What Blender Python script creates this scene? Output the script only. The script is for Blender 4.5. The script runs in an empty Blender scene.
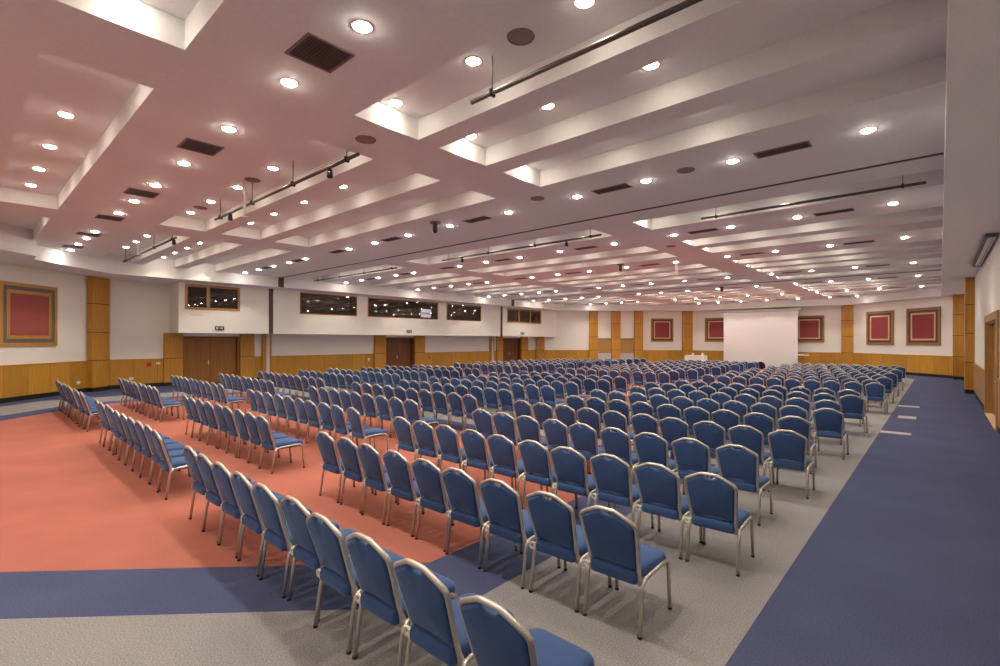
import bpy, math, random
import numpy as np
from mathutils import Vector, Matrix
random.seed(7)
D = bpy.data
COL = bpy.context.scene.collection
PI = math.pi

# ------------------------------------------------------------------ helpers
class MB:
    """collects verts / faces with material slots, links them as ONE mesh object"""
    def __init__(s):
        s.v, s.f, s.m, s.sm = [], [], [], []
    def add(s, vs, fs, mi=0, smooth=False):
        b = len(s.v)
        s.v += [tuple(p) for p in vs]
        for f in fs:
            s.f.append(tuple(b + i for i in f)); s.m.append(mi); s.sm.append(smooth)
    def box(s, x0, x1, y0, y1, z0, z1, mi=0):
        vs = [(x, y, z) for z in (z0, z1) for y in (y0, y1) for x in (x0, x1)]
        s.add(vs, [(0, 2, 3, 1), (4, 5, 7, 6), (0, 1, 5, 4), (2, 6, 7, 3), (0, 4, 6, 2), (1, 3, 7, 5)], mi)
    def rbox(s, x0, x1, y0, y1, z0, z1, b=.01, mi=0):
        """box with chamfered edges"""
        vs, idx = [], {}
        for i, z in enumerate((z0, z1)):
            for j, y in enumerate((y0, y1)):
                for k, x in enumerate((x0, x1)):
                    sx, sy, sz = (1 - 2 * k) * b, (1 - 2 * j) * b, (1 - 2 * i) * b
                    for a in range(3):
                        p = [x + sx, y + sy, z + sz]
                        p[a] = (x, y, z)[a]
                        idx[(k, j, i, a)] = len(vs); vs.append(tuple(p))
        F = []
        for a in range(3):
            o = [q for q in range(3) if q != a]
            for side in (0, 1):
                ring = []
                for (p, q) in ((0, 0), (1, 0), (1, 1), (0, 1)):
                    c = [0, 0, 0]; c[a] = side; c[o[0]] = p; c[o[1]] = q
                    ring.append(idx[(c[0], c[1], c[2], a)])
                F.append(tuple(ring))
        for a in range(3):
            o = [q for q in range(3) if q != a]
            for p in (0, 1):
                for q in (0, 1):
                    c0 = [0, 0, 0]; c0[o[0]] = p; c0[o[1]] = q
                    c1 = list(c0); c1[a] = 1
                    F.append((idx[(*c0, o[0])], idx[(*c1, o[0])], idx[(*c1, o[1])], idx[(*c0, o[1])]))
        for k in (0, 1):
            for j in (0, 1):
                for i in (0, 1):
                    F.append(tuple(idx[(k, j, i, a)] for a in range(3)))
        # orient outward
        c = Vector(((x0 + x1) / 2, (y0 + y1) / 2, (z0 + z1) / 2))
        G = []
        for f in F:
            P = [Vector(vs[i]) for i in f]
            n = (P[1] - P[0]).cross(P[2] - P[0])
            m = sum(P, Vector()) / len(P)
            G.append(f if n.dot(m - c) > 0 else f[::-1])
        s.add(vs, G, mi)
    def tube(s, pts, r, n=8, mi=0, caps=True, flat=1.0):
        P = [Vector(p) for p in pts]
        T = []
        for i in range(len(P)):
            a = P[max(i - 1, 0)]; b = P[min(i + 1, len(P) - 1)]
            T.append((b - a).normalized())
        up = Vector((0, 0, 1)) if abs(T[0].z) < .9 else Vector((0, 1, 0))
        N = (up - T[0] * up.dot(T[0])).normalized()
        vs = []
        for i, p in enumerate(P):
            N = (N - T[i] * N.dot(T[i])).normalized()
            B = T[i].cross(N)
            k = 1.0
            if 0 < i < len(P) - 1:
                c = max(.5, (P[i] - P[i - 1]).normalized().dot(T[i])); k = 1 / c
            for j in range(n):
                a = 2 * PI * (j + .5) / n
                vs.append(p + N * (math.cos(a) * r * k) + B * (math.sin(a) * r * k * flat))
        fs = []
        for i in range(len(P) - 1):
            for j in range(n):
                j2 = (j + 1) % n
                fs.append((i * n + j, i * n + j2, (i + 1) * n + j2, (i + 1) * n + j))
        s.add(vs, fs, mi, True)
        if caps:
            b = len(s.v) - len(vs)
            s.f.append(tuple(b + j for j in range(n - 1, -1, -1))); s.m.append(mi); s.sm.append(False)
            e = b + (len(P) - 1) * n
            s.f.append(tuple(e + j for j in range(n))); s.m.append(mi); s.sm.append(False)
    def lathe(s, prof, n=20, c=(0, 0, 0), mi=0, smooth=True):
        vs = [(c[0] + r * math.cos(2 * PI * j / n), c[1] + r * math.sin(2 * PI * j / n), c[2] + z) for r, z in prof for j in range(n)]
        fs = []
        for i in range(len(prof) - 1):
            for j in range(n):
                j2 = (j + 1) % n
                fs.append((i * n + j, i * n + j2, (i + 1) * n + j2, (i + 1) * n + j))
        s.add(vs, fs, mi, smooth)
    def disc(s, r, n, c, mi=0, down=True):
        vs = [(c[0] + r * math.cos(2 * PI * j / n), c[1] + r * math.sin(2 * PI * j / n), c[2]) for j in range(n)]
        f = tuple(range(n))
        s.add(vs, [f[::-1] if down else f], mi)
    def prism(s, poly, z0, z1, mi=0):
        n = len(poly)
        vs = [(x, y, z0) for x, y in poly] + [(x, y, z1) for x, y in poly]
        fs = [tuple(range(n - 1, -1, -1)), tuple(range(n, 2 * n))] + [(i, (i + 1) % n, n + (i + 1) % n, n + i) for i in range(n)]
        s.add(vs, fs, mi)
    def mesh(s, name, mats):
        me = D.meshes.new(name)
        me.from_pydata(s.v, [], s.f)
        for m in (mats if isinstance(mats, (list, tuple)) else [mats]):
            me.materials.append(m)
        me.polygons.foreach_set('material_index', s.m)
        me.polygons.foreach_set('use_smooth', s.sm)
        me.update()
        return me
    def build(s, name, mats, parent=None, loc=(0, 0, 0), rz=0):
        return link(name, s.mesh(name, mats), parent, loc, rz)

def link(name, me, parent=None, loc=(0, 0, 0), rz=0):
    o = D.objects.new(name, me)
    COL.objects.link(o)
    o.location = loc; o.rotation_euler = (0, 0, rz)
    if parent: o.parent = parent
    return o

def tag(o, label=None, cat=None, group=None, kind=None):
    if label: o['label'] = label
    if cat: o['category'] = cat
    if group: o['group'] = group
    if kind: o['kind'] = kind
    return o

def empty(name, loc=(0, 0, 0), rz=0):
    o = D.objects.new(name, None); COL.objects.link(o)
    o.location = loc; o.rotation_euler = (0, 0, rz); o.empty_display_size = .1
    return o

ORD = 'zeroth first second third fourth fifth sixth seventh eighth ninth tenth eleventh twelfth thirteenth fourteenth fifteenth sixteenth seventeenth eighteenth nineteenth twentieth'.split()

# ------------------------------------------------------------------ materials
def newmat(name):
    m = D.materials.new(name); m.use_nodes = True
    nt = m.node_tree; b = nt.nodes['Principled BSDF']
    return m, nt, b
def N(nt, t, **kw):
    n = nt.nodes.new(t)
    for k, v in kw.items(): setattr(n, k, v)
    return n
def simple(name, col, rough=.5, metal=0., spec=.5, bump=0., bscale=200.):
    m, nt, b = newmat(name)
    b.inputs['Base Color'].default_value = (*col, 1)
    b.inputs['Roughness'].default_value = rough
    b.inputs['Metallic'].default_value = metal
    b.inputs['Specular IOR Level'].default_value = spec
    tc = N(nt, 'ShaderNodeTexCoord'); nz = N(nt, 'ShaderNodeTexNoise')
    nz.inputs['Scale'].default_value = bscale
    nt.links.new(tc.outputs['Object'], nz.inputs['Vector'])
    hv = N(nt, 'ShaderNodeHueSaturation'); hv.inputs['Color'].default_value = (*col, 1)
    mr = N(nt, 'ShaderNodeMapRange'); mr.inputs['To Min'].default_value = .94; mr.inputs['To Max'].default_value = 1.06
    nt.links.new(nz.outputs['Fac'], mr.inputs['Value'])
    nt.links.new(mr.outputs['Result'], hv.inputs['Value'])
    nt.links.new(hv.outputs['Color'], b.inputs['Base Color'])
    if bump:
        bp = N(nt, 'ShaderNodeBump'); bp.inputs['Strength'].default_value = bump; bp.inputs['Distance'].default_value = .002
        nt.links.new(nz.outputs['Fac'], bp.inputs['Height']); nt.links.new(bp.outputs['Normal'], b.inputs['Normal'])
    return m
def emit(name, col, s):
    m, nt, b = newmat(name)
    b.inputs['Base Color'].default_value = (.8, .8, .8, 1)
    b.inputs['Emission Color'].default_value = (*col, 1)
    b.inputs['Emission Strength'].default_value = s
    return m
def wood(name, col, dark, panel=.93, seam=True, rough=.32):
    """veneer: grain runs along local Z, one tone per panel along local X, thin seam between panels"""
    m, nt, b = newmat(name); L = nt.links.new
    tc = N(nt, 'ShaderNodeTexCoord'); sep = N(nt, 'ShaderNodeSeparateXYZ')
    L(tc.outputs['Object'], sep.inputs[0])
    mp = N(nt, 'ShaderNodeMapping'); mp.inputs['Scale'].default_value = (26, 26, 1.3)
    L(tc.outputs['Object'], mp.inputs['Vector'])
    nz = N(nt, 'ShaderNodeTexNoise'); nz.inputs['Scale'].default_value = 1.0; nz.inputs['Detail'].default_value = 4
    L(mp.outputs['Vector'], nz.inputs['Vector'])
    dv = N(nt, 'ShaderNodeMath', operation='DIVIDE'); dv.inputs[1].default_value = panel
    L(sep.outputs['X'], dv.inputs[0])
    fl = N(nt, 'ShaderNodeMath', operation='FLOOR'); L(dv.outputs[0], fl.inputs[0])
    wn = N(nt, 'ShaderNodeTexWhiteNoise', noise_dimensions='1D'); L(fl.outputs[0], wn.inputs['W'])
    fr = N(nt, 'ShaderNodeMath', operation='FRACT'); L(dv.outputs[0], fr.inputs[0])
    lt = N(nt, 'ShaderNodeMath', operation='LESS_THAN'); lt.inputs[1].default_value = .014 if seam else -1
    L(fr.outputs[0], lt.inputs[0])
    mx = N(nt, 'ShaderNodeMix', data_type='RGBA'); mx.inputs['A'].default_value = (*dark, 1); mx.inputs['B'].default_value = (*col, 1)
    mr = N(nt, 'ShaderNodeMapRange'); mr.inputs['From Min'].default_value = .3; mr.inputs['From Max'].default_value = .62
    L(nz.outputs['Fac'], mr.inputs['Value']); L(mr.outputs['Result'], mx.inputs['Factor'])
    hs = N(nt, 'ShaderNodeHueSaturation')
    mr2 = N(nt, 'ShaderNodeMapRange'); mr2.inputs['To Min'].default_value = .88; mr2.inputs['To Max'].default_value = 1.1
    L(wn.outputs['Value'], mr2.inputs['Value']); L(mr2.outputs['Result'], hs.inputs['Value'])
    L(mx.outputs['Result'], hs.inputs['Color'])
    m2 = N(nt, 'ShaderNodeMix', data_type='RGBA'); m2.inputs['B'].default_value = (dark[0] * .35, dark[1] * .35, dark[2] * .35, 1)
    L(lt.outputs[0], m2.inputs['Factor']); L(hs.outputs['Color'], m2.inputs['A'])
    L(m2.outputs['Result'], b.inputs['Base Color'])
    b.inputs['Roughness'].default_value = rough
    return m

M = {}
M['wall'] = simple('wall_paint', (.90, .87, .81), .7, spec=.25, bump=.08, bscale=60)
M['ceil'] = simple('ceiling_paint', (.82, .815, .825), .65, spec=.3, bscale=20)
M['base'] = simple('black_skirting', (.012, .012, .013), .5)
M['oak'] = wood('oak_veneer', (.60, .31, .040), (.50, .235, .026))
M['oak_plain'] = wood('oak_pillar_veneer', (.60, .30, .045), (.48, .22, .028), panel=50, seam=False)
M['oak_tan'] = wood('tan_veneer', (.47, .26, .085), (.38, .20, .06), panel=50, seam=False)
M['door'] = wood('door_veneer', (.40, .18, .035), (.30, .12, .02), panel=50, seam=False, rough=.38)
M['door2'] = wood('dark_door_veneer', (.22, .075, .022), (.14, .045, .014), panel=50, seam=False, rough=.38)
M['joint'] = simple('dark_joint', (.07, .03, .01), .6)
M['frame_metal'] = simple('champagne_steel', (.60, .57, .51), .40, metal=.8)
M['rubber'] = simple('black_rubber', (.015, .015, .015), .7)
M['clip'] = simple('pale_clip_plastic', (.72, .68, .58), .35)
M['black'] = simple('black_metal', (.02, .02, .022), .45)
M['grey_dark'] = simple('dark_grey_metal', (.10, .10, .11), .5)
M['pipe'] = simple('dark_steel_pipe', (.11, .09, .08), .45, metal=.5)
M['whiteplastic'] = simple('white_plastic', (.8, .78, .74), .4)
M['red'] = simple('red_plastic', (.55, .04, .03), .4)
M['fabric_red'] = simple('red_fabric', (.33, .075, .078), .9, spec=.1, bump=.3, bscale=300)
M['fabric_red2'] = simple('coral_red_fabric', (.38, .105, .095), .9, spec=.1, bump=.3, bscale=300)
M['gold'] = wood('gilt_wood', (.58, .30, .06), (.46, .22, .035), panel=50, seam=False)
M['tanframe'] = wood('tan_wood_frame', (.36, .20, .08), (.28, .15, .05), panel=50, seam=False)
M['brownframe'] = simple('brown_border', (.12, .05, .035), .5)
M['cream'] = simple('cream_border', (.72, .50, .30), .55)
M['greyborder'] = simple('grey_border', (.14, .135, .135), .6)
M['screen'] = simple('screen_cloth', (.80, .78, .78), .85, spec=.1)
M['cloth'] = simple('white_tablecloth', (.85, .83, .80), .85, spec=.1)
M['purple'] = simple('purple_fabric', (.035, .012, .045), .85, spec=.1)
M['sign'] = simple('green_sign', (.05, .12, .07), .4)
M['greypanel'] = simple('pale_grey_panel', (.50, .49, .50), .4)
M['vent'] = simple('vent_brown', (.075, .052, .045), .5)
M['vent_frame'] = simple('vent_frame', (.24, .16, .15), .5)
M['speaker'] = simple('speaker_grille', (.28, .19, .19), .6)
M['booth'] = simple('booth_dark', (.12, .095, .085), .8)
M['booth_black'] = simple('booth_black', (.012, .013, .018), .6)
SPOT_W = 40.0
M['lens'] = emit('lamp_lens', (1, .91, .79), 60)
M['lens_soft'] = emit('coffer_lamp_lens', (1, .86, .68), 30)
M['trimring'] = simple('lamp_trim', (.85, .82, .78), .35)
M['monitor_w'] = emit('monitor_white', (.75, .87, 1), .35)
M['monitor_b'] = emit('monitor_blue', (.06, .16, .55), .22)

def fabric():
    m, nt, b = newmat('blue_upholstery'); L = nt.links.new
    tc = N(nt, 'ShaderNodeTexCoord'); nz = N(nt, 'ShaderNodeTexNoise'); nz.inputs['Scale'].default_value = 260; nz.inputs['Detail'].default_value = 2
    nz2 = N(nt, 'ShaderNodeTexNoise'); nz2.inputs['Scale'].default_value = 7
    L(tc.outputs['Object'], nz.inputs['Vector']); L(tc.outputs['Object'], nz2.inputs['Vector'])
    ad = N(nt, 'ShaderNodeMath', operation='ADD'); L(nz.outputs['Fac'], ad.inputs[0]); L(nz2.outputs['Fac'], ad.inputs[1])
    mr = N(nt, 'ShaderNodeMapRange'); mr.inputs['From Min'].default_value = .6; mr.inputs['From Max'].default_value = 1.4
    L(ad.outputs[0], mr.inputs['Value'])
    mx = N(nt, 'ShaderNodeMix', data_type='RGBA'); mx.inputs['A'].default_value = (.035, .078, .205, 1); mx.inputs['B'].default_value = (.050, .105, .265, 1)
    L(mr.outputs['Result'], mx.inputs['Factor']); L(mx.outputs['Result'], b.inputs['Base Color'])
    b.inputs['Roughness'].default_value = .8
    b.inputs['Specular IOR Level'].default_value = .3
    b.inputs['Sheen Weight'].default_value = .4
    b.inputs['Sheen Roughness'].default_value = .4
    b.inputs['Sheen Tint'].default_value = (.55, .75, 1, 1)
    bp = N(nt, 'ShaderNodeBump'); bp.inputs['Strength'].default_value = .25; bp.inputs['Distance'].default_value = .001
    L(nz.outputs['Fac'], bp.inputs['Height']); L(bp.outputs['Normal'], b.inputs['Normal'])
    return m
M['fabric'] = fabric()

def glass():
    m, nt, b = newmat('booth_glass'); L = nt.links.new
    nt.nodes.remove(b)
    out = nt.nodes['Material Output']
    tr = N(nt, 'ShaderNodeBsdfTransparent'); tr.inputs['Color'].default_value = (.85, .81, .78, 1)
    gl = N(nt, 'ShaderNodeBsdfGlossy'); gl.inputs['Roughness'].default_value = 0.0
    lw = N(nt, 'ShaderNodeLayerWeight')
    pw = N(nt, 'ShaderNodeMath', operation='POWER'); pw.inputs[1].default_value = 5; L(lw.outputs['Facing'], pw.inputs[0])
    fr = N(nt, 'ShaderNodeMapRange'); fr.inputs['To Min'].default_value = .07; L(pw.outputs[0], fr.inputs['Value'])
    mx = N(nt, 'ShaderNodeMixShader')
    L(fr.outputs[0], mx.inputs[0]); L(tr.outputs[0], mx.inputs[1]); L(gl.outputs[0], mx.inputs[2])
    L(mx.outputs[0], out.inputs['Surface'])
    return m
M['glass'] = glass()

# carpet: three inlaid octagonal fields (orange, blue border, grey border) on a blue ground
def carpet():
    m, nt, b = newmat('inlaid_carpet'); L = nt.links.new
    geo = N(nt, 'ShaderNodeNewGeometry'); sep = N(nt, 'ShaderNodeSeparateXYZ'); L(geo.outputs['Position'], sep.inputs[0])
    def mth(op, a, c=None):
        n = N(nt, 'ShaderNodeMath', operation=op)
        for i, q in enumerate((a, c)):
            if q is None: continue
            if isinstance(q, (int, float)): n.inputs[i].default_value = q
            else: L(q, n.inputs[i])
        return n.outputs[0]
    X, Y = sep.outputs['X'], sep.outputs['Y']
    CX, HX = -12.425, 8.675
    ax = mth('ABSOLUTE', mth('SUBTRACT', X, CX))
    d = None
    #   near edge, far edge, near chamfer k (|x-cx| - y <= k), far chamfer
    for (y0, y1, kn, kf) in ((-7.2, 8.2, 5.53, None), (13.75, 26.2, -4.3, None), (31.9, 40.5, None, 44.5)):
        q = mth('SUBTRACT', ax, HX)
        q = mth('MAXIMUM', q, mth('SUBTRACT', Y, y1))
        q = mth('MAXIMUM', q, mth('SUBTRACT', y0, Y))
        if kn is not None and kn > 0:
            q = mth('MAXIMUM', q, mth('MULTIPLY', mth('SUBTRACT', mth('SUBTRACT', ax, Y), kn), .7071))
        if kf is not None:
            q = mth('MAXIMUM', q, mth('MULTIPLY', mth('SUBTRACT', mth('ADD', ax, Y), kf), .7071))
        d = q if d is None else mth('MINIMUM', d, q)
    # grey ground is continuous between the fields: everything inside the outer octagon
    g = mth('SUBTRACT', ax, HX + 2.67)
    g = mth('MAXIMUM', g, mth('MULTIPLY', mth('SUBTRACT', mth('SUBTRACT', ax, Y), 5.53 + 3.776), .7071))
    g = mth('MAXIMUM', g, mth('SUBTRACT', Y, 42.6))
    g = mth('MAXIMUM', g, mth('MULTIPLY', mth('SUBTRACT', mth('ADD', ax, Y), 48.3), .7071))
    nz = N(nt, 'ShaderNodeTexNoise'); nz.inputs['Scale'].default_value = 85; nz.inputs['Detail'].default_value = 3; nz.inputs['Roughness'].default_value = .7
    L(geo.outputs['Position'], nz.inputs['Vector'])
    nb = N(nt, 'ShaderNodeTexNoise'); nb.inputs['Scale'].default_value = 1.1; nb.inputs['Detail'].default_value = 2
    L(geo.outputs['Position'], nb.inputs['Vector'])
    def two(c0, c1):
        mx = N(nt, 'ShaderNodeMix', data_type='RGBA')
        mx.inputs['A'].default_value = (*c0, 1); mx.inputs['B'].default_value = (*c1, 1)
        mr = N(nt, 'ShaderNodeMapRange'); mr.inputs['From Min'].default_value = .32; mr.inputs['From Max'].default_value = .68
        L(nz.outputs['Fac'], mr.inputs['Value']); L(mr.outputs['Result'], mx.inputs['Factor'])
        return mx.outputs['Result']
    blue = two((.052, .062, .126), (.106, .121, .222))
    grey = two((.175, .168, .168), (.40, .385, .385))
    orange = two((.385, .125, .090), (.48, .178, .130))
    def sel(fac, a, c):
        mx = N(nt, 'ShaderNodeMix', data_type='RGBA')
        L(fac, mx.inputs['Factor']); L(a, mx.inputs['A']); L(c, mx.inputs['B'])
        return mx.outputs['Result']
    c = sel(mth('LESS_THAN', g, 0.), blue, grey)
    c = sel(mth('LESS_THAN', d, .82), c, blue)
    c = sel(mth('LESS_THAN', d, 0.), c, orange)
    hs = N(nt, 'ShaderNodeHueSaturation'); mr = N(nt, 'ShaderNodeMapRange'); mr.inputs['From Min'].default_value = .3; mr.inputs['From Max'].default_value = .7
    mr.inputs['To Min'].default_value = .93; mr.inputs['To Max'].default_value = 1.07
    L(nb.outputs['Fac'], mr.inputs['Value']); L(mr.outputs['Result'], hs.inputs['Value']); L(c, hs.inputs['Color'])
    L(hs.outputs['Color'], b.inputs['Base Color'])
    b.inputs['Roughness'].default_value = .95; b.inputs['Specular IOR Level'].default_value = .1
    bp = N(nt, 'ShaderNodeBump'); bp.inputs['Strength'].default_value = .5; bp.inputs['Distance'].default_value = .006
    L(nz.outputs['Fac'], bp.inputs['Height']); L(bp.outputs['Normal'], b.inputs['Normal'])
    return m
M['carpet'] = carpet()
M['strip'] = simple('pale_grey_strip', (.42, .39, .37), .8, bump=.2)

# ------------------------------------------------------------------ room plan
ZS, ZC, ZK = 4.84, 5.33, 5.65        # bulkhead soffit, main ceiling, coffer top
P = [(1.07, -5.), (1.07, 38.6), (-5.0, 44.6), (-17.0, 44.6), (-27.3, 35.2), (-27.3, 4.4), (-17.9, -5.)]
FAS = [(.05, -5.), (.05, 38.75), (-4.8, 43.6), (-16.47, 43.6), (-24.75, 36.04), (-24.75, 4.2), (-22.3, 1.75), (-21.39, 1.75), (-14.64, -5.)]
WN = ['right', 'far_right', 'far', 'far_left', 'left', 'near_left', 'near']

def struct(o, label=None):
    o['kind'] = 'structure'
    if label: o['label'] = label
    return o
mb = MB(); mb.prism([(1.6, -5.4), (1.6, 45.2), (-28.6, 45.2), (-28.6, -5.4)], -.2, 0)
struct(mb.build('floor', M['carpet']), 'carpet of orange fields with blue and grey borders')

def wallbox(mb, p0, p1, a0, a1, z0, z1, y0, y1, mi=0):
    """box along the wall p0->p1 (room on its left); a along the wall, y from the wall plane into the room"""
    d = Vector((p1[0] - p0[0], p1[1] - p0[1])).normalized(); n = Vector((-d.y, d.x)); o = Vector(p0)
    vs = []
    for z in (z0, z1):
        for y in (y0, y1):
            for a in (a0, a1):
                q = o + d * a + n * y; vs.append((q.x, q.y, z))
    mb.add(vs, [(0, 2, 3, 1), (4, 5, 7, 6), (0, 1, 5, 4), (2, 6, 7, 3), (0, 4, 6, 2), (1, 3, 7, 5)], mi)
def local(p0, p1):
    d = Vector((p1[0] - p0[0], p1[1] - p0[1]))
    return (p0[0], p0[1], 0), math.atan2(d.y, d.x), d.length

WZ = 1.30   # wainscot height
# openings along each wall: (a0, a1, ztop) in wall coordinates
LW = lambda y: 35.2 - y
openings = {
    'right': [(17.2 + 5, 20.95 + 5, 2.74)],
    'left': [(LW(9.98), LW(7.36), 2.36), (LW(21.42), LW(19.02), 2.36), (LW(33.09), LW(30.65), 2.36)],
}
k = 0
for i, nm in enumerate(WN):
    p0, p1 = P[i], P[(i + 1) % len(P)]
    loc, rz, Ln = local(p0, p1)
    ops = sorted(openings.get(nm, []))
    w = MB(); ws = MB(); bb = MB(); a = -.3
    segs = []
    for (o0, o1, zt) in ops:
        segs.append((a, o0)); w.box(o0, o1, -.25, 0, zt, 5.7); a = o1
    segs.append((a, Ln + .3))
    for (s0, s1) in segs:
        w.box(s0, s1, -.25, 0, 0, 5.7)
        c0, c1 = max(s0, 0), min(s1, Ln)
        if s0 > 0: c0 += .02
        if s1 < Ln: c1 -= .02
        if nm == 'right': c0 += .1 * (s0 > 0); c1 -= .1 * (s1 < Ln)
        ws.box(c0, c1, 0, .035, .17, WZ - .045, 0)
        ws.box(c0, c1, 0, .055, WZ - .045, WZ, 1)       # cap rail
        bb.box(c0, c1, 0, .03, 0, .17)
    struct(w.build('wall_' + nm, M['wall'], None, loc, rz))
    k += 1
    struct(ws.build('trim_%d' % k, [M['oak'] if nm != 'right' else M['oak_tan'], M['oak_plain'] if nm != 'right' else M['oak_tan']], None, loc, rz), 'oak wainscot panelling along the %s wall' % nm.replace('_', ' '))  # right wall: lit look of the oak put into a paler tan
    struct(bb.build('baseboard_' + nm, M['base'], None, loc, rz))

# ------------------------------------------------------------------ ceiling with coffers, bulkhead
COLS = [(-6.08, .35), (-15.85, -7.3), (-24.95, -17.1)]
ROWS = [(-2.5, -1.4), (-.94, .1), (.62, 1.66), (3.72, 4.85), (5.28, 6.38), (6.84, 7.99), (12.0, 13.2), (15.35, 16.4), (17.0, 18.1),
        (20.35, 21.4), (21.97, 23.05), (23.65, 24.75), (26.95, 28.15), (31.7, 32.7), (33.4, 34.4), (35.0, 36.0), (38.0, 39.0), (39.6, 40.6)]
xs = sorted({-28.6, 1.6} | {x for c in COLS for x in c}); ys = sorted({-5.4, 45.2} | {y for r in ROWS for y in r})
c = MB()
for i in range(len(xs) - 1):
    for j in range(len(ys) - 1):
        x0, x1, y0, y1 = xs[i], xs[i + 1], ys[j], ys[j + 1]
        if (x0, x1) in COLS and (y0, y1) in ROWS:
            z = ZK
            c.add([(x0, y0, ZC), (x1, y0, ZC), (x1, y0, z), (x0, y0, z)], [(3, 2, 1, 0)])
            c.add([(x0, y1, ZC), (x1, y1, ZC), (x1, y1, z), (x0, y1, z)], [(0, 1, 2, 3)])
            c.add([(x0, y0, ZC), (x0, y1, ZC), (x0, y1, z), (x0, y0, z)], [(0, 1, 2, 3)])
            c.add([(x1, y0, ZC), (x1, y1, ZC), (x1, y1, z), (x1, y0, z)], [(3, 2, 1, 0)])
        else:
            z = ZC
        c.add([(x0, y0, z), (x1, y0, z), (x1, y1, z), (x0, y1, z)], [(3, 2, 1, 0)])
c.box(-28.6, 1.6, -5.4, 45.2, 5.9, 6.0)
struct(c.build('ceiling', M['ceil']), 'white coffered ceiling with recessed downlights')
# ring-shaped soffit between the fascia and the walls
b = MB(); n = len(FAS)
OUT = [(1.3, -5.2), (1.3, 38.7), (-4.9, 44.85), (-17.1, 44.85), (-27.55, 35.3), (-27.55, 4.3), (-25.5, 2.25), (-24.5, 1.25), (-18.0, -5.2)]
for i in range(n - 1):
    p, q, f, g = OUT[i], OUT[i + 1], FAS[i], FAS[i + 1]
    b.add([(*p, ZS), (*q, ZS), (*g, ZS), (*f, ZS)], [(3, 2, 1, 0)])
    b.add([(*f, ZS), (*g, ZS), (*g, 5.68), (*f, 5.68)], [(0, 1, 2, 3)])
b.add([(*OUT[8], ZS), (*OUT[0], ZS), (*FAS[0], ZS), (*FAS[8], ZS)], [(3, 2, 1, 0)])
struct(b.build('ceiling_bulkhead', M['ceil']), 'lowered white bulkhead around the hall')

# partition tracks across the ceiling, with the pockets on the left
for t, y in ((0, 11.0), (1, 29.0)):
    m_ = MB(); m_.box(-24.74, .04, y - .03, y + .03, ZC - .02, ZC + .02)
    tag(m_.build('partition_track', M['vent']),
        ['dark folding-wall track across the white ceiling, nearer of the two', 'dark folding-wall track across the far part of the ceiling'][t], 'track', 'partition tracks')
    m_ = MB(); m_.box(-24.78, -24.66, y - .12, y + .12, ZS, ZC)
    m_.box(-25.9, -25.86, y - .1, y + .1, 2.5, ZS)
    tag(m_.build('partition_channel', M['vent']),
        ['dark vertical channel in balcony front between the first and second booth windows', 'dark vertical channel in balcony front before the three-pane booth window'][t], 'channel', 'partition channels')
    j = empty('partition_jamb', (-27.3, y + .3, 0))
    tag(j, ['tall timber and white jamb against left wall right of the double door', 'tall timber and white jamb against left wall before the last door'][t], 'door jamb', 'partition jambs')
    a_ = MB(); a_.box(0, .14, -.2, 0, 0, 2.5); a_.build('jamb_post', M['oak_plain'], j)
    a_ = MB(); a_.box(0, .10, 0, .2, 0, 2.5); a_.build('jamb_strip', M['ceil'], j)
    a_ = MB(); a_.box(0, .14, .2, .28, 0, 2.5); a_.build('jamb_post', M['oak_plain'], j)

# ------------------------------------------------------------------ balcony with booth windows on the left wall
XB, XL, ZB = -25.9, -27.3, 2.5
WIN = [(7.1, 9.48), (12.55, 16.05), (16.8, 22.4), (23.2, 26.67), (29.67, 34.2)]
WZ0, WZ1 = 3.60, 4.77
YB0, YB1 = 6.85, 36.6
f = MB()
f.box(XB - .15, XB, YB0, YB1, ZB, WZ0); f.box(XB - .15, XB, YB0, YB1, WZ1, ZS + .1)
prev = YB0
for (y0, y1) in WIN:
    f.box(XB - .15, XB, prev, y0, WZ0, WZ1); prev = y1
f.box(XB - .15, XB, prev, YB1, WZ0, WZ1)
f.box(XL - .1, XB - .15, YB0 + .15, YB1, ZB, ZB + .12); f.box(XL - .1, XB - .15, YB0, YB0 + .15, ZB, ZS + .1)
struct(f.build('wall_balcony', M['wall']), 'white overhanging balcony wall')
bo = MB()
bo.box(XL + .01, XB - .16, YB0 + .16, YB1, ZB + .13, 3.35)        # booth floor
bo.box(XL + .01, XL + .06, YB0 + .16, YB1, 3.3, ZS)               # booth back wall
bo.box(XL + .01, XB - .16, YB0 + .16, YB1, ZS - .06, ZS)
for y in (11.0, 16.42, 22.8, 28.6): bo.box(XL + .06, XB - .16, y - .05, y + .05, 3.3, ZS)
struct(bo.build('wall_booth', M['booth']), 'dark interior of the control booths')
for i, (y0, y1) in enumerate(WIN):
    w = empty('window_%d' % (i + 1), (XB, (y0 + y1) / 2, WZ0)); w['kind'] = 'structure'
    L_ = (y1 - y0) / 2; Hh = WZ1 - WZ0; t = .11 if i in (0, 4) else .05
    fm = M['oak_tan'] if i in (0, 4) else M['door']
    fr = MB()
    fr.box(-.12, .03, -L_, L_, 0, t); fr.box(-.12, .03, -L_, L_, Hh - t, Hh)
    fr.box(-.12, .03, -L_, -L_ + t, t, Hh - t); fr.box(-.12, .03, L_ - t, L_, t, Hh - t)
    fr.build('window_frame', fm, w)
    mull = {0: [-.22], 4: [-L_ / 3, L_ / 3]}.get(i, [])
    for q in mull:
        a_ = MB(); a_.box(-.11, .025, q - .07, q + .07, t, Hh - t); a_.build('mullion', fm, w)
    edges = [-L_ + t] + mull + [L_ - t]
    for q in range(len(edges) - 1):
        a_ = MB(); a_.box(-.07, -.06, edges[q], edges[q + 1], t, Hh - t); a_.build('glass_pane', M['glass'], w)
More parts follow.
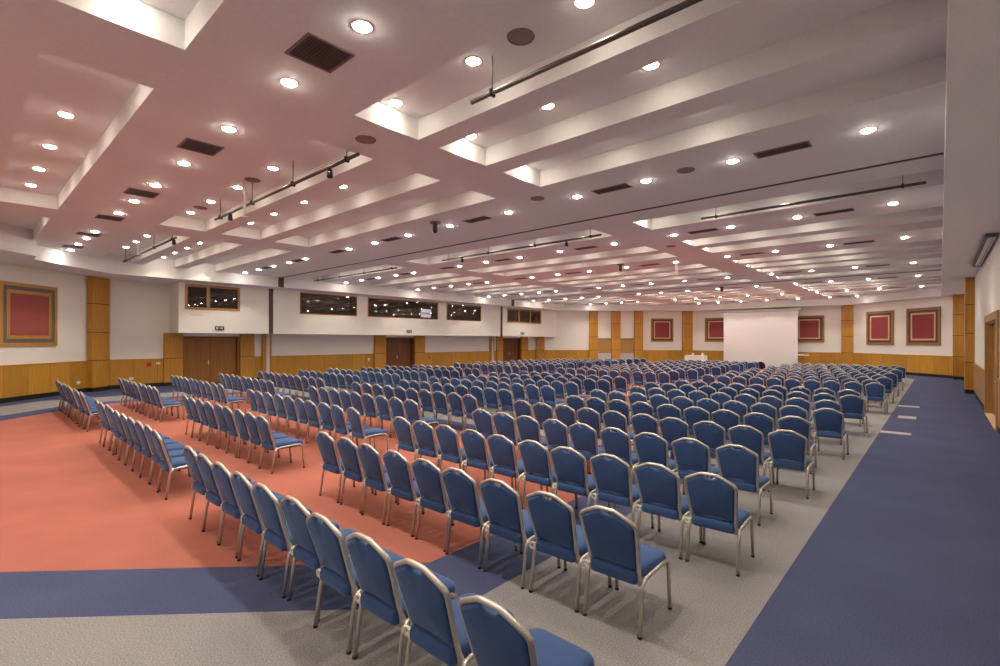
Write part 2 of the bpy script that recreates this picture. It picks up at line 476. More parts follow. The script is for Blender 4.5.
# monitor and equipment behind the long window
mo = empty('monitor', (-26.45, 21.75, 3.72))
tag(mo, 'bright monitor with blue band inside the long middle booth window', 'monitor')
a_ = MB(); a_.rbox(-.03, .03, -.47, .47, 0, .62, .012); a_.build('casing', M['booth_black'], mo)
a_ = MB(); a_.box(.03, .034, -.44, .44, .03, .59); a_.build('display', M['monitor_w'], mo)
a_ = MB(); a_.box(.034, .037, -.40, .40, .24, .36); a_.box(.034, .037, -.44, -.38, .03, .59); a_.build('blue_window', M['monitor_b'], mo)
a_ = MB(); a_.box(-.05, .05, -.05, .05, -.2, 0); a_.box(-.1, .1, -.15, .15, -.22, -.2); a_.build('stand', M['booth_black'], mo)
dk = empty('booth_desk', (-26.5, 19.2, 3.35))
tag(dk, 'dark control desk behind the long middle booth window', 'desk')
a_ = MB(); a_.box(-.35, .3, -2.2, 2.9, .1, .15); a_.build('desk_top', M['booth'], dk)
for q in (-2.1, 2.8):
    a_ = MB(); a_.box(-.3, .25, q - .03, q + .03, 0, .1); a_.build('side_panel', M['booth'], dk)

# exit signs above the doors
for i, (y, nm) in enumerate(((8.55, 'double door on the left'), (19.9, 'middle door in the left wall'), (31.6, 'last door in the left wall'))):
    s = empty('exit_sign', (XB, y, 2.66)); tag(s, 'small green exit sign on the balcony front above the ' + nm, 'sign', 'exit signs')
    a_ = MB(); a_.rbox(0, .07, -.2, .2, 0, .18, .01); a_.build('sign_box', M['sign'], s)
    a_ = MB(); a_.box(.07, .073, -.15, -.09, .04, .12); a_.box(.07, .073, -.135, -.105, .125, .15); a_.box(.07, .073, -.02, .14, .08, .10)
    a_.box(.07, .073, .08, .11, .05, .13); a_.build('pictogram', M['whiteplastic'], s)
a_ = MB(); a_.rbox(XB, XB + .03, 7.35, 7.85, 3.32, 3.38, .008)
tag(a_.build('cord_cover', M['whiteplastic']), 'short white cable cover on the balcony under the two-pane window', 'cable cover')

# ------------------------------------------------------------------ pillars
def joints(mb, x0, x1, y0, y1, zs, e=.006):
    for z in zs: mb.box(x0 - e, x1 + e, y0 - e, y1 + e, z - .012, z + .012, 1)
def pillar(name, x0, x1, y0, y1, z1, zs, mat='oak_plain', label=None):
    cx, cy = (x0 + x1) / 2, (y0 + y1) / 2
    m_ = MB(); m_.box(x0 - cx, x1 - cx, y0 - cy, y1 - cy, 0.0, z1)
    joints(m_, x0 - cx, x1 - cx, y0 - cy, y1 - cy, zs)
    m_.box(x0 - cx - .004, x1 - cx + .004, y0 - cy - .004, y1 - cy + .004, 0, .17, 2)
    return struct(m_.build(name, [M[mat], M['joint'], M['base']], None, (cx, cy, 0)), label)
def wpillar(i, a0, a1, dep, z1, zs, label=None, mat='oak_plain'):
    loc, rz, Ln = local(P[i], P[(i + 1) % len(P)])
    d = Vector((math.cos(rz), math.sin(rz))); q = Vector(loc[:2]) + d * a0
    m_ = MB(); m_.box(0, a1 - a0, 0, dep, 0, z1); joints(m_, 0, a1 - a0, 0, dep, zs)
    m_.box(-.004, a1 - a0 + .004, 0, dep + .004, 0, .17, 2)
    return struct(m_.build('pillar', [M[mat], M['joint'], M['base']], None, (q.x, q.y, 0), rz), label)
for (y0, y1, l) in ((6.6, 7.36, 'left of the honey double door'), (9.98, 10.68, 'right of the honey double door'), (18.15, 19.02, 'left of the dark middle door'), (21.42, 22.31, 'right of the dark middle door'), (29.91, 30.65, 'left of the last dark door'), (33.09, 33.99, 'right of the last dark door')):
    pillar('pillar', XL, XL + .14, y0, y1, ZB, (WZ,), label='low oak pillar ' + l)
JZ = (1.3, 2.5, 3.7)
# corner pillar, left
m_ = MB(); poly = [(-26.56, 3.71), (-26.38, 3.86), (-26.97, 4.50), (-27.3, 4.60), (-27.3, 4.45)]
mx, my = -26.9, 4.2
poly = [(x - mx, y - my) for x, y in poly][::1]
m_.prism(poly, 0, ZS)
for z in JZ: m_.prism([(x * 1.012, y * 1.012) for x, y in poly], z - .015, z + .015, 1)
m_.prism([(x * 1.01, y * 1.01) for x, y in poly], 0, .17, 2)
struct(m_.build('pillar', [M['oak_plain'], M['joint'], M['base']], None, (mx, my, 0)), 'tall oak corner pillar left of the door balcony')
def along(i, x, y):
    p0, p1 = Vector(P[i]), Vector(P[(i + 1) % len(P)])
    return (Vector((x, y)) - p0).dot((p1 - p0).normalized())
# far-left chamfer (wall index 3): pillars either side of the two doors, corner pillars
fl = lambda x, y: along(3, x, y)
for (pa, pb, l) in (((-23.13, 39.0), (-23.7, 38.48), 'left of the far doors'), ((-21.62, 40.38), (-22.22, 39.83), 'between the far doors'), ((-20.11, 41.76), (-20.68, 41.24), 'right of the far doors')):
    wpillar(3, fl(*pa), fl(*pb), .22, ZS, JZ, 'tall oak pillar ' + l)
wpillar(3, fl(-16.75, 44.85), fl(-17.45, 44.19), .25, ZS, JZ, 'tall oak pillar at the far corner')
wpillar(3, fl(-26.7, 35.75), fl(-27.2, 35.25), .2, ZB, (WZ,), 'low oak pillar under the balcony end')
wpillar(2, -.32, .5, .25, ZS, JZ, 'tall oak pillar right of the screen')
pillar('pillar', .55, 1.07, 38.2, 39.2, ZS, JZ, label='tall oak pillar in the far right corner')
pillar('pillar', .78, 1.07, 28.2, 29.1, ZS, JZ, label='tall oak pillar on the right wall')

# ------------------------------------------------------------------ doors
def lever(parent, x, y, z, s=1):
    a_ = MB(); a_.rbox(x, x + .012, y - .025, y + .025, z - .12, z + .12, .004); a_.tube([(x, y, z), (x + .05, y, z), (x + .055, y + .11 * s, z)], .01, 8)
    return a_.build('door_handle', M['clip'], parent)
for i, (y0, y1, m, l) in enumerate(((7.36, 9.98, 'door', 'wide honey double door under the two-pane balcony window'), (19.02, 21.42, 'door2', 'dark brown double door in the middle of the left wall'), (30.65, 33.09, 'door2', 'dark brown double door at far end of left wall'))):
    d = empty('door_%d' % (i + 1), (XL - .2, y0, 0)); d['kind'] = 'structure'; d['label'] = l
    W = y1 - y0; jm = .1
    a_ = MB(); a_.box(-.05, .2, 0, jm, 0, 2.36); a_.box(-.05, .2, W - jm, W, 0, 2.36); a_.box(-.05, .2, jm, W - jm, 2.30, 2.36); a_.build('door_frame', M[m], d)
    for q in (0, 1):
        lf = MB(); lf.box(-.03, .02, jm + q * (W / 2 - jm) + .006, jm + (q + 1) * (W / 2 - jm) - .006, .01, 2.295)
        h = lf.build('door_leaf', M[m], d)
        if q == 0: lever(h, .02, W / 2 - .09, 1.05, -1)
# right wall door
d = empty('door_4', (1.07, 17.2, 0)); d['kind'] = 'structure'; d['label'] = 'oak double door in the right wall'
W = 3.75
a_ = MB()
a_.box(-.05, .0, -.35, 0, 0, 2.95); a_.box(-.05, 0, W, W + .35, 0, 2.95); a_.box(-.05, 0, 0, W, 2.74, 2.95)
a_.box(0, .25, 0, .04, 0, 2.74); a_.box(0, .25, W - .04, W, 0, 2.74); a_.box(0, .25, .04, W - .04, 2.70, 2.74)
a_.build('door_frame', M['oak_tan'], d)
for q in (0, 1):
    lf = MB(); lf.box(.12, .17, .05 + q * (W / 2 - .05), (q + 1) * (W / 2 - .05) + .045, .02, 2.69); h = lf.build('door_leaf', M['door'], d)
    a_ = MB(); y = W / 2 + (-.1, .1)[q]; a_.rbox(.108, .12, y - .03, y + .03, .95, 1.2, .004); a_.tube([(.12, y, 1.08), (.06, y, 1.08), (.055, y + (-.12, .12)[q], 1.08)], .011, 8); a_.build('door_handle', M['clip'], h)
a_ = MB(); a_.box(-.06, .12, 0, W, 0, .015); a_.build('door_sill', M['cream'], d)
# two doors in the far-left chamfer
for i, (pa, pb, l) in enumerate((((-22.22, 39.83), (-23.13, 39.0), 'left'), ((-20.68, 41.24), (-21.62, 40.38), 'right'))):
    loc, rz, Ln = local(P[3], P[4]); a0, a1 = fl(*pa), fl(*pb)
    dd = Vector((math.cos(rz), math.sin(rz))); q = Vector(loc[:2]) + dd * a0
    d = empty('door_%d' % (5 + i), (q.x, q.y, 0), rz); d['kind'] = 'structure'; d['label'] = 'narrow oak door with pale lower panel, %s of the two far doors' % l
    W = a1 - a0
    a_ = MB(); a_.box(.02, W - .02, .036, .09, 1.02, 2.30); a_.build('door_leaf', M['oak_tan'], d)
    a_ = MB(); a_.box(.02, W - .02, .036, .10, .02, 1.02); a_.build('lower_panel', M['greypanel'], d)
    a_ = MB(); a_.box(0, W, .036, .12, 2.30, 2.36); a_.build('door_head', M['joint'], d)

# ------------------------------------------------------------------ framed panels
def picture(i, a0, a1, z0, z1, mats, label, widths):
    loc, rz, Ln = local(P[i], P[(i + 1) % len(P)]); d = Vector((math.cos(rz), math.sin(rz))); q = Vector(loc[:2]) + d * ((a0 + a1) / 2)
    o = empty('framed_panel', (q.x, q.y, (z0 + z1) / 2), rz)
    tag(o, label, 'wall panel', 'framed red fabric panels')
    W, Hh = (a1 - a0) / 2, (z1 - z0) / 2; e = 0.
    names = ['outer_frame', 'border', 'inner_frame']
    for nm, m, wd, dep in zip(names, mats, widths, (.06, .045, .052)):
        a_ = MB(); w1, h1 = W - e, Hh - e
        a_.box(-w1, w1, 0.002, dep, h1 - wd, h1); a_.box(-w1, w1, 0.002, dep, -h1, -h1 + wd)
        a_.box(-w1, -w1 + wd, 0.002, dep, -h1 + wd, h1 - wd); a_.box(w1 - wd, w1, 0.002, dep, -h1 + wd, h1 - wd)
        a_.build(nm, m, o); e += wd
    a_ = MB(); a_.box(-W + e, W - e, 0.002, .03, -Hh + e, Hh - e); a_.build('fabric_panel', mats[3], o)
nl = lambda x, y: along(5, x, y)
g4 = [M['gold'], M['greyborder'], M['gold'], M['fabric_red2']]
picture(5, nl(-25.51, 2.66), nl(-23.87, 1.02), 1.95, 4.2, g4, 'large coral red panel in gilt and grey frame, left of the corner pillar', (.12, .14, .12))
t4 = [M['tanframe'], M['brownframe'], M['cream'], M['fabric_red']]
picture(3, fl(-18.05, 43.64), fl(-19.54, 42.28), 2.09, 4.18, t4, 'red fabric panel in brown frame right of the two far doors', (.13, .13, .09))
def fa(x): return along(2, x, 44.6)
picture(2, fa(-13.55), fa(-15.55), 2.09, 4.18, t4, 'red fabric panel whose right part is hidden by the projection screen', (.14, .14, .09))
picture(2, fa(-6.6), fa(-8.6), 2.05, 4.14, t4, 'red fabric panel whose left part is hidden by the projection screen', (.14, .14, .09))
fr_ = lambda x, y: along(1, x, y)
picture(1, fr_(-2.28, 41.92), fr_(-3.88, 43.49), 1.92, 4.24, t4, 'red fabric panel on the far right angled wall, left one of the pair', (.16, .15, .1))
picture(1, fr_(.05, 39.61), fr_(-1.59, 41.23), 1.92, 4.26, t4, 'red fabric panel nearest the right wall corner pillar', (.16, .15, .1))

# ------------------------------------------------------------------ projection screen, table, stand
s = empty('projection_screen', (-10.88, 43.45, 0)); tag(s, 'tall white projection screen hanging before the far wall', 'projection screen')
a_ = MB(); a_.box(-2.72, 2.72, -.012, .012, .08, 4.5); a_.build('screen_cloth', M['screen'], s)
a_ = MB(); a_.rbox(-2.95, 2.95, -.1, .1, 4.5, 4.68, .02); a_.build('roller_case', M['greypanel'], s)
a_ = MB(); a_.tube([(-2.75, 0, .05), (2.75, 0, .05)], .05, 10); a_.build('bottom_bar', M['grey_dark'], s)

def draped_table(x, y, w, dpt, h):
    t = empty('banquet_table', (x, y, 0)); tag(t, 'white clothed table at the far wall left of the projection screen', 'table')
    m_ = MB(); n = 96; ring = []
    for lay, z in ((0, h), (0, h - .01), (1, h - .3), (2, .03)):
        row = []
        for j in range(n):
            u = j / n * 4; sd = int(u) % 4; fu = u - int(u)
            cx = [(-1 + 2 * fu, -1), (1, -1 + 2 * fu), (1 - 2 * fu, 1), (-1, 1 - 2 * fu)][sd]
            out = [0, .015, .04][lay] + [0, .008, .022][lay] * math.sin(j * 1.31)
            row.append((cx[0] * (w / 2 + out), cx[1] * (dpt / 2 + out), z))
        ring.append(row)
    vs = [p for r in ring for p in r]
    fs = [tuple(range(n))]
    for r in range(3):
        for j in range(n): fs.append(((r + 1) * n + j, (r + 1) * n + (j + 1) % n, r * n + (j + 1) % n, r * n + j))
    m_.add(vs, fs); m_.build('tablecloth', M['cloth'], t)
    a_ = MB(); a_.box(-w / 2 + .02, w / 2 - .02, -dpt / 2 + .02, dpt / 2 - .02, h - .045, h - .012); a_.build('table_top', M['door'], t)
    for sx in (-1, 1):
        for sy in (-1, 1):
            a_ = MB(); a_.tube([(sx * (w / 2 - .1), sy * (dpt / 2 - .1), 0), (sx * (w / 2 - .1), sy * (dpt / 2 - .1), h - .045)], .02, 8); a_.build('leg', M['grey_dark'], t)
draped_table(-15.5, 42.3, 1.6, .8, .92)
for x, hh, l in ((-15.75, .2, 'small white jug at the left on the white clothed table'), (-14.95, .22, 'small white jug at the right on the white clothed table')):
    a_ = MB(); a_.lathe([(.001, 0), (.09, 0), (.1, .06), (.075, .12), (.05, hh * .8), (.06, hh), (.001, hh)], 16)
    a_.tube([(.085, 0, .05), (.15, 0, .08), (.15, 0, .13), (.06, 0, .16)], .01, 6)
    tag(a_.build('jug', M['whiteplastic'], None, (x, 42.25, .921)), l, 'jug', 'jugs on the far table')
st = empty('cocktail_table', (-7.7, 42.9, 0)); tag(st, 'small high table with pale top just right of the projection screen', 'table')
a_ = MB(); a_.lathe([(.001, 1.06), (.36, 1.06), (.38, 1.08), (.38, 1.11), (.36, 1.13), (.001, 1.13)], 24); a_.build('table_top', M['cloth'], st)
a_ = MB(); a_.lathe([(.001, 0), (.26, 0), (.26, .02), (.06, .05), (.035, .1), (.035, 1.06), (.001, 1.06)], 16); a_.build('pedestal', M['door'], st)
a_ = MB(); a_.rbox(-.1, .1, -.07, .07, 0, .05, .01)
tag(a_.build('box', M['fabric_red'], None, (-7.55, 42.9, 1.131)), 'small red box on the high table beside the projection screen', 'box')

# purple round-backed chair before the screen
pc = empty('tub_chair', (-8.5, 34.3, 0)); tag(pc, 'dark purple round-backed chair standing alone before the projection screen', 'chair')
a_ = MB()
for (ins, y0, y1) in ((0, -.05, .05),):
    vs = []
    n = 20
    for y in (y0, y1):
        for j in range(n):
            t = PI * j / (n - 1); vs.append((.27 * math.cos(t), y - .0, .58 + .27 * math.sin(t)))
        vs += [(-.24, y, .40), (.24, y, .40)]
    q = n + 2
    a_.add(vs, [tuple(range(q)), tuple(range(2 * q - 1, q - 1, -1))] + [(j, q + j, q + (j + 1) % q, (j + 1) % q) for j in range(q)])
a_.build('backrest', M['purple'], pc)
a_ = MB(); a_.rbox(-.26, .26, .03, .52, .36, .48, .03); a_.build('seat', M['purple'], pc)
for sx in (-1, 1):
    for y in (.02, .48):
        a_ = MB(); a_.tube([(sx * .22, y, .37), (sx * .23, y, 0)], .016, 8); a_.build('leg', M['black'], pc)

# small wall fittings
def fitting(name, x, y, z, sy, sz, m, label, cat, nx=1):
    a_ = MB(); a_.rbox(0, .03, -sy, sy, -sz, sz, .006); o = a_.build(name, M[m], None, (x, y, z)); tag(o, label, cat); return o
fitting('alarm_switch', XL + .056, 6.02, 1.05, .09, .09, 'red', 'red fire call point on the wainscot left of the double door', 'call point')
fitting('wall_switch', XL + .056, 6.38, 1.08, .08, .06, 'whiteplastic', 'white switch beside the red fire call point', 'switch')
fitting('wall_switch', XL + .056, 5.35, .42, .09, .06, 'whiteplastic', 'white wall socket low on the wainscot right of the corner pillar', 'socket')
fitting('wall_switch', XL + .056, 17.75, .95, .07, .09, 'whiteplastic', 'white switch on the wainscot left of the middle door', 'switch')
fitting('wall_switch', XL + .056, 22.75, .95, .07, .09, 'red', 'small red call point on the wainscot right of the middle door', 'call point')
loc, rz, Ln = local(P[5], P[6]); a0 = nl(-26.23, 3.38); dd = Vector((math.cos(rz), math.sin(rz))); q = Vector(loc[:2]) + dd * a0
a_ = MB(); a_.rbox(-.09, .09, .036, .066, -.06, .06, .006)
tag(a_.build('wall_socket', M['whiteplastic'], None, (q.x, q.y, .42), rz), 'white wall socket low on the wainscot left of the corner pillar', 'socket')
# grey strips inlaid in the blue aisle
for i, (x0, x1, y, w) in enumerate(((-1.07, -.5, 15.0, .17), (-.9, -.5, 18.25, .30), (-1.05, -.5, 21.35, .22))):
    a_ = MB(); a_.rbox(x0, x1, y - w, y + w, 0.0, .006, .002)
    tag(a_.build('floor_strip', M['strip']), '%s pale grey strip lying on the blue aisle carpet' % ('nearest', 'middle', 'farthest')[i], 'floor strip', 'grey strips on the blue aisle')

# slot diffuser in the right soffit
v = empty('air_diffuser', (.97, 20.2, ZS)); tag(v, 'long pale slot air diffuser in the soffit above right wall', 'air vent')
a_ = MB(); a_.box(-.14, -.10, -3.2, 3.2, -.10, 0); a_.box(.06, .09, -3.2, 3.2, -.10, 0); a_.box(-.14, .09, -3.24, -3.2, -.10, 0); a_.box(-.14, .09, 3.2, 3.24, -.10, 0); a_.build('vent_frame', M['grey_dark'], v)
a_ = MB(); a_.box(-.085, .0, -3.19, 3.19, -.08, -.04); a_.box(.02, .05, -3.19, 3.19, -.09, -.05); a_.build('blade', M['whiteplastic'], v)

# ------------------------------------------------------------------ ceiling fittings
GX = [-.8, -2.7, -4.3, -5.9, -7.87, -10.0, -11.85, -13.58, -15.15, -18.25, -19.64, -21.1, -22.65, -24.15]
GY = [-3.6, 2.72, 9.07, 14.3, 19.25, 25.68, 30.9, 37.0, 42.0]  # first row is unseen behind the camera, added to light the foreground
def inside_fas(x, y, mrg=.25):
    """inside the fascia outline and at least mrg away from it"""
    inside, n, q = False, len(FAS), Vector((x, y))
    for i in range(n):
        a, b_ = Vector(FAS[i]), Vector(FAS[(i + 1) % n])
        if (a.y > y) != (b_.y > y) and x < (b_.x - a.x) * (y - a.y) / (b_.y - a.y) + a.x: inside = not inside
        t = max(0, min(1, (q - a).dot(b_ - a) / (b_ - a).length_squared))
        if (a + (b_ - a) * t - q).length < mrg: return False
    return inside
F2 = Vector((-math.sin(math.radians(41.92)), math.cos(math.radians(41.92))))
R2 = Vector((F2.y, -F2.x))
def depth(x, y): return Vector((x, y)).dot(F2)
def in_view(x, y, m=1.05):
    d = depth(x, y)
    return d > .3 and abs(Vector((x, y)).dot(R2) / d) < m
ring = MB(); ring.lathe([(.086, .012), (.088, -.004), (.104, -.007), (.11, 0), (.11, .012)], 20)
ring_me = ring.mesh('trim_ring', M['trimring'])
lens = MB(); lens.lathe([(.087, -.001), (.075, -.016), (.05, -.025), (.001, -.030)], 14); lens_me = lens.mesh('lens', M['lens']); lens_soft_me = lens.mesh('lens', M['lens_soft'])
both = MB(); both.lathe([(.086, .012), (.088, -.004), (.104, -.007), (.11, 0), (.11, .012)], 14); both.lathe([(.087, -.001), (.075, -.016), (.05, -.025), (.001, -.030)], 10, mi=1)
both_me = both.mesh('downlight', [M['trimring'], M['lens']]); both_soft_me = both.mesh('downlight', [M['trimring'], M['lens_soft']])
spot = D.lights.new('downlight_beam', 'SPOT')
spot.energy = SPOT_W; spot.color = (1, .91, .79); spot.spot_size = math.radians(108); spot.spot_blend = .25; spot.shadow_soft_size = .06
spot_soft = spot.copy(); spot_soft.energy = SPOT_W * .4; spot_soft.color = (1, .86, .68)
def downlight(x, y, z, label, group, soft=False):
    if depth(x, y) < 17 and in_view(x, y):
        o = empty('ceiling_light', (x, y, z - .001)); link('trim_ring', ring_me, o); link('lens', lens_soft_me if soft else lens_me, o)
    else:
        o = link('ceiling_light', both_soft_me if soft else both_me, None, (x, y, z - .001))
    tag(o, label, 'ceiling light', group)
    lo = D.objects.new('lamp_beam', spot_soft if soft else spot); COL.objects.link(lo); lo.parent = o; lo.location = (0, 0, -.05)
for r, y in enumerate(GY):
    i = 0
    for x in GX:
        if not inside_fas(x, y, .25 if y < 40 else .6): continue
        i += 1
        rn = 'added unseen row behind the viewer' if r == 0 else ('nearest flat ceiling row' if r == 1 else '%s flat ceiling row' % ORD[r])
        downlight(x, y, ZC, 'round warm recessed downlight, %s from the right in the %s' % (ORD[i], rn), 'downlights in the flat ceiling bands')
CN = ['right', 'middle', 'left']
for r, (y0, y1) in enumerate(ROWS):
    for ci, (x0, x1) in enumerate(COLS):
        i = 0
        for x in GX:
            if not (x0 < x < x1) or (ci == 0 and x > -1) or not inside_fas(x, (y0 + y1) / 2, .5 if x < -24 else 1.0) or y0 < -1 or (x < -24 and r not in (4, 5, 13)): continue
            xx = max(x, x0 + .16) if ci == 0 else x
            i += 1
            downlight(xx, (y0 + y1) / 2, ZK, 'recessed downlight, %s from the right inside %s coffer of %s column' % (ORD[i], ORD[r + 1], CN[ci]), 'downlights inside the coffers', True)

def vent(x, y, w, d, label):
    v = empty('ceiling_vent', (x, y, ZC)); tag(v, label, 'air vent', 'ceiling air vents')
    a_ = MB(); t = .03
    a_.box(-w, w, -d, -d + t, -.012, 0); a_.box(-w, w, d - t, d, -.012, 0); a_.box(-w, -w + t, -d + t, d - t, -.012, 0); a_.box(w - t, w, -d + t, d - t, -.012, 0)
    a_.build('vent_frame', M['vent_frame'], v)
    a_ = MB(); a_.box(-w + t, w - t, -d + t, d - t, -.004, -.001); a_.build('vent_back', M['black'], v)
    a_ = MB(); n = max(3, int((d - t) * 2 / .035))
    for i in range(n):
        yy = -d + t + (i + .5) * (2 * (d - t) / n)
        a_.box(-w + t, w - t, yy - .009, yy + .009, -.010, -.004)
    a_.build('louvre', M['vent'], v)
VX = [-1.93, -5.05, -8.95, -12.7, -15.9, -18.85, -21.75]
for r, y in enumerate(GY):
    if r == 0: continue
    i = 0
    for x in VX:
        if not inside_fas(x, y, .6): continue
        i += 1
        if r == 1 and x > -3: continue
        if r == 1: vent(x, y - .05, .27, .27, 'square dark louvred vent, %s from the right in the nearest light row' % ORD[i - 1])
        else: vent(x, y, .40, .15, 'long narrow brown ceiling vent, %s from right in %s light row' % (ORD[i], ORD[r]))
for (x, y, z, l) in ((-3.55, 4.3, ZK, 'round ceiling speaker inside the coffer beside the nearest hanging bar'), (-6.68, 4.29, ZC, 'round ceiling speaker on the flat band left of the bright coffer ends'),
                     (-11.05, 4.3, ZK, 'round ceiling speaker inside the middle coffer behind the hanging bar'), (-14.4, 4.3, ZK, 'round ceiling speaker at far left of the middle coffer'),
                     (-6.62, 8.6, ZC, 'round ceiling speaker left of the double slot vent'), (-3.48, 8.98, ZC, 'round ceiling speaker between two bright downlights before the folding-wall track'),
                     (-6.65, 15.9, ZC, 'round ceiling speaker in the flat band beyond the folding-wall track')):
    o = empty('ceiling_speaker', (x, y, z)); tag(o, l, 'speaker', 'ceiling speakers')
    a_ = MB(); a_.lathe([(.135, 0), (.14, -.01), (.155, -.012), (.16, 0)], 24); a_.build('speaker_rim', M['vent_frame'], o)
    a_ = MB(); a_.lathe([(.136, -.003), (.09, -.010), (.001, -.013)], 24); a_.build('grille', M['speaker'], o)
def dome(x, y, l):
    o = empty('security_camera', (x, y, ZC)); tag(o, l, 'camera', 'ceiling cameras')
    a_ = MB(); a_.lathe([(.001, 0), (.15, 0), (.15, -.025), (.13, -.035), (.001, -.035)], 18); a_.build('mount_plate', M['vent_frame'], o)
    a_ = MB(); a_.lathe([(.06, -.03), (.07, -.06), (.07, -.2), (.05, -.22)], 14); a_.build('camera_body', M['grey_dark'], o)
    a_ = MB(); a_.lathe([(.065, -.2), (.06, -.25), (.035, -.285), (.001, -.295)], 14); a_.build('camera_dome', M['black'], o)
dome(-10.0, 8.55, 'dark dome camera hanging below ceiling before the folding-wall track')
dome(-9.78, 18.3, 'dark dome camera hanging beyond the folding-wall track')
dome(-9.5, 30.0, 'small dark dome camera hanging far off before the screen')

# hanging lighting bars with clamps, rods and spots
def bar(x0, x1, y, z, ztop, spots, label):
    o = empty('lighting_bar', (x0, y, z)); tag(o, label, 'lighting bar', 'hanging lighting bars')
    W = x1 - x0
    a_ = MB(); a_.tube([(0, 0, 0), (W, 0, 0)], .03, 10); a_.build('pipe', M['pipe'], o)
    n = max(2, int(W / 1.6)); 
    for i in range(n):
        x = .35 + i * (W - .7) / (n - 1)
        a_ = MB(); a_.tube([(x, 0, .02), (x, 0, ztop - z)], .008, 6); a_.build('rod', M['pipe'], o)
        a_ = MB(); a_.rbox(x - .02, x + .02, -.045, .045, -.045, .045, .008); a_.build('clamp', M['black'], o)
    for x in spots:
        s = empty('spotlight', (x, y, z - .03)); tag(s, 'small black spotlight under the %s end of the %s' % ('left' if x < (x0 + x1) / 2 else 'right', label.split(',')[0]), 'spotlight', 'spotlights on the bars')
        a_ = MB(); a_.box(-.01, .01, -.04, .04, -.07, 0); a_.build('yoke', M['black'], s)
        a_ = MB(); a_.lathe([(.001, -.05), (.035, -.05), (.048, -.065), (.052, -.145), (.045, -.15), (.04, -.09), (.001, -.085)], 14); a_.build('lamp_housing', M['black'], s)
bar(-4.4, -.3, 4.36, 5.2, ZK, [], 'near right hanging bar, dark pipe on thin rods in the near coffer')
bar(-13.5, -7.0, 4.36, 5.2, ZK, [-12.5, -7.9], 'near middle hanging bar, dark pipe on thin rods below ceiling')
bar(-23.5, -16.75, 4.36, 5.2, ZK, [-16.95], 'near left hanging bar, dark pipe on thin rods below ceiling')
bar(-4.45, -.2, 12.5, 5.25, ZK, [], 'far right hanging bar, dark pipe just beyond the folding-wall track')
bar(-14.2, -7.3, 12.5, 5.25, ZK, [-13.1, -8.5], 'far middle hanging bar, dark pipe just beyond the folding-wall track')
bar(-24.2, -17.1, 12.5, 5.25, ZK, [], 'far left hanging bar, dark pipe just beyond the folding-wall track')
# projector mounts
for (x, y, z, ln, l) in ((-11.35, 4.25, ZK, .75, 'pale projector pole hanging beside the near middle lighting bar'), (-20.7, 4.25, ZK, .5, 'pale projector pole hanging beside the near left lighting bar'),
                         (-8.05, 19.8, ZC, .45, 'thin pale projector pole hanging far beyond the folding-wall track')):
    o = empty('projector_mount', (x, y, z)); tag(o, l, 'projector mount', 'projector poles')
    a_ = MB(); a_.rbox(-.13, .13, -.1, .1, -.02, 0, .006); a_.build('ceiling_plate', M['trimring'], o)
    a_ = MB(); a_.tube([(-.03, 0, -.02), (-.03, 0, -ln)], .018, 8); a_.tube([(.03, 0, -.02), (.03, 0, -ln)], .018, 8); a_.box(-.06, .06, -.05, .05, -ln - .02, -ln); a_.build('pole', M['trimring'], o)

# ------------------------------------------------------------------ banquet chairs
def lerp(a, b, t): return a + (b - a) * t
def bez(p0, p1, p2, n):
    return [tuple((1 - t) ** 2 * a + 2 * t * (1 - t) * b_ + t * t * c_ for a, b_, c_ in zip(p0, p1, p2)) for t in [i / n for i in range(n + 1)]]
def backy(z): return .072 - (z - .37) * .305
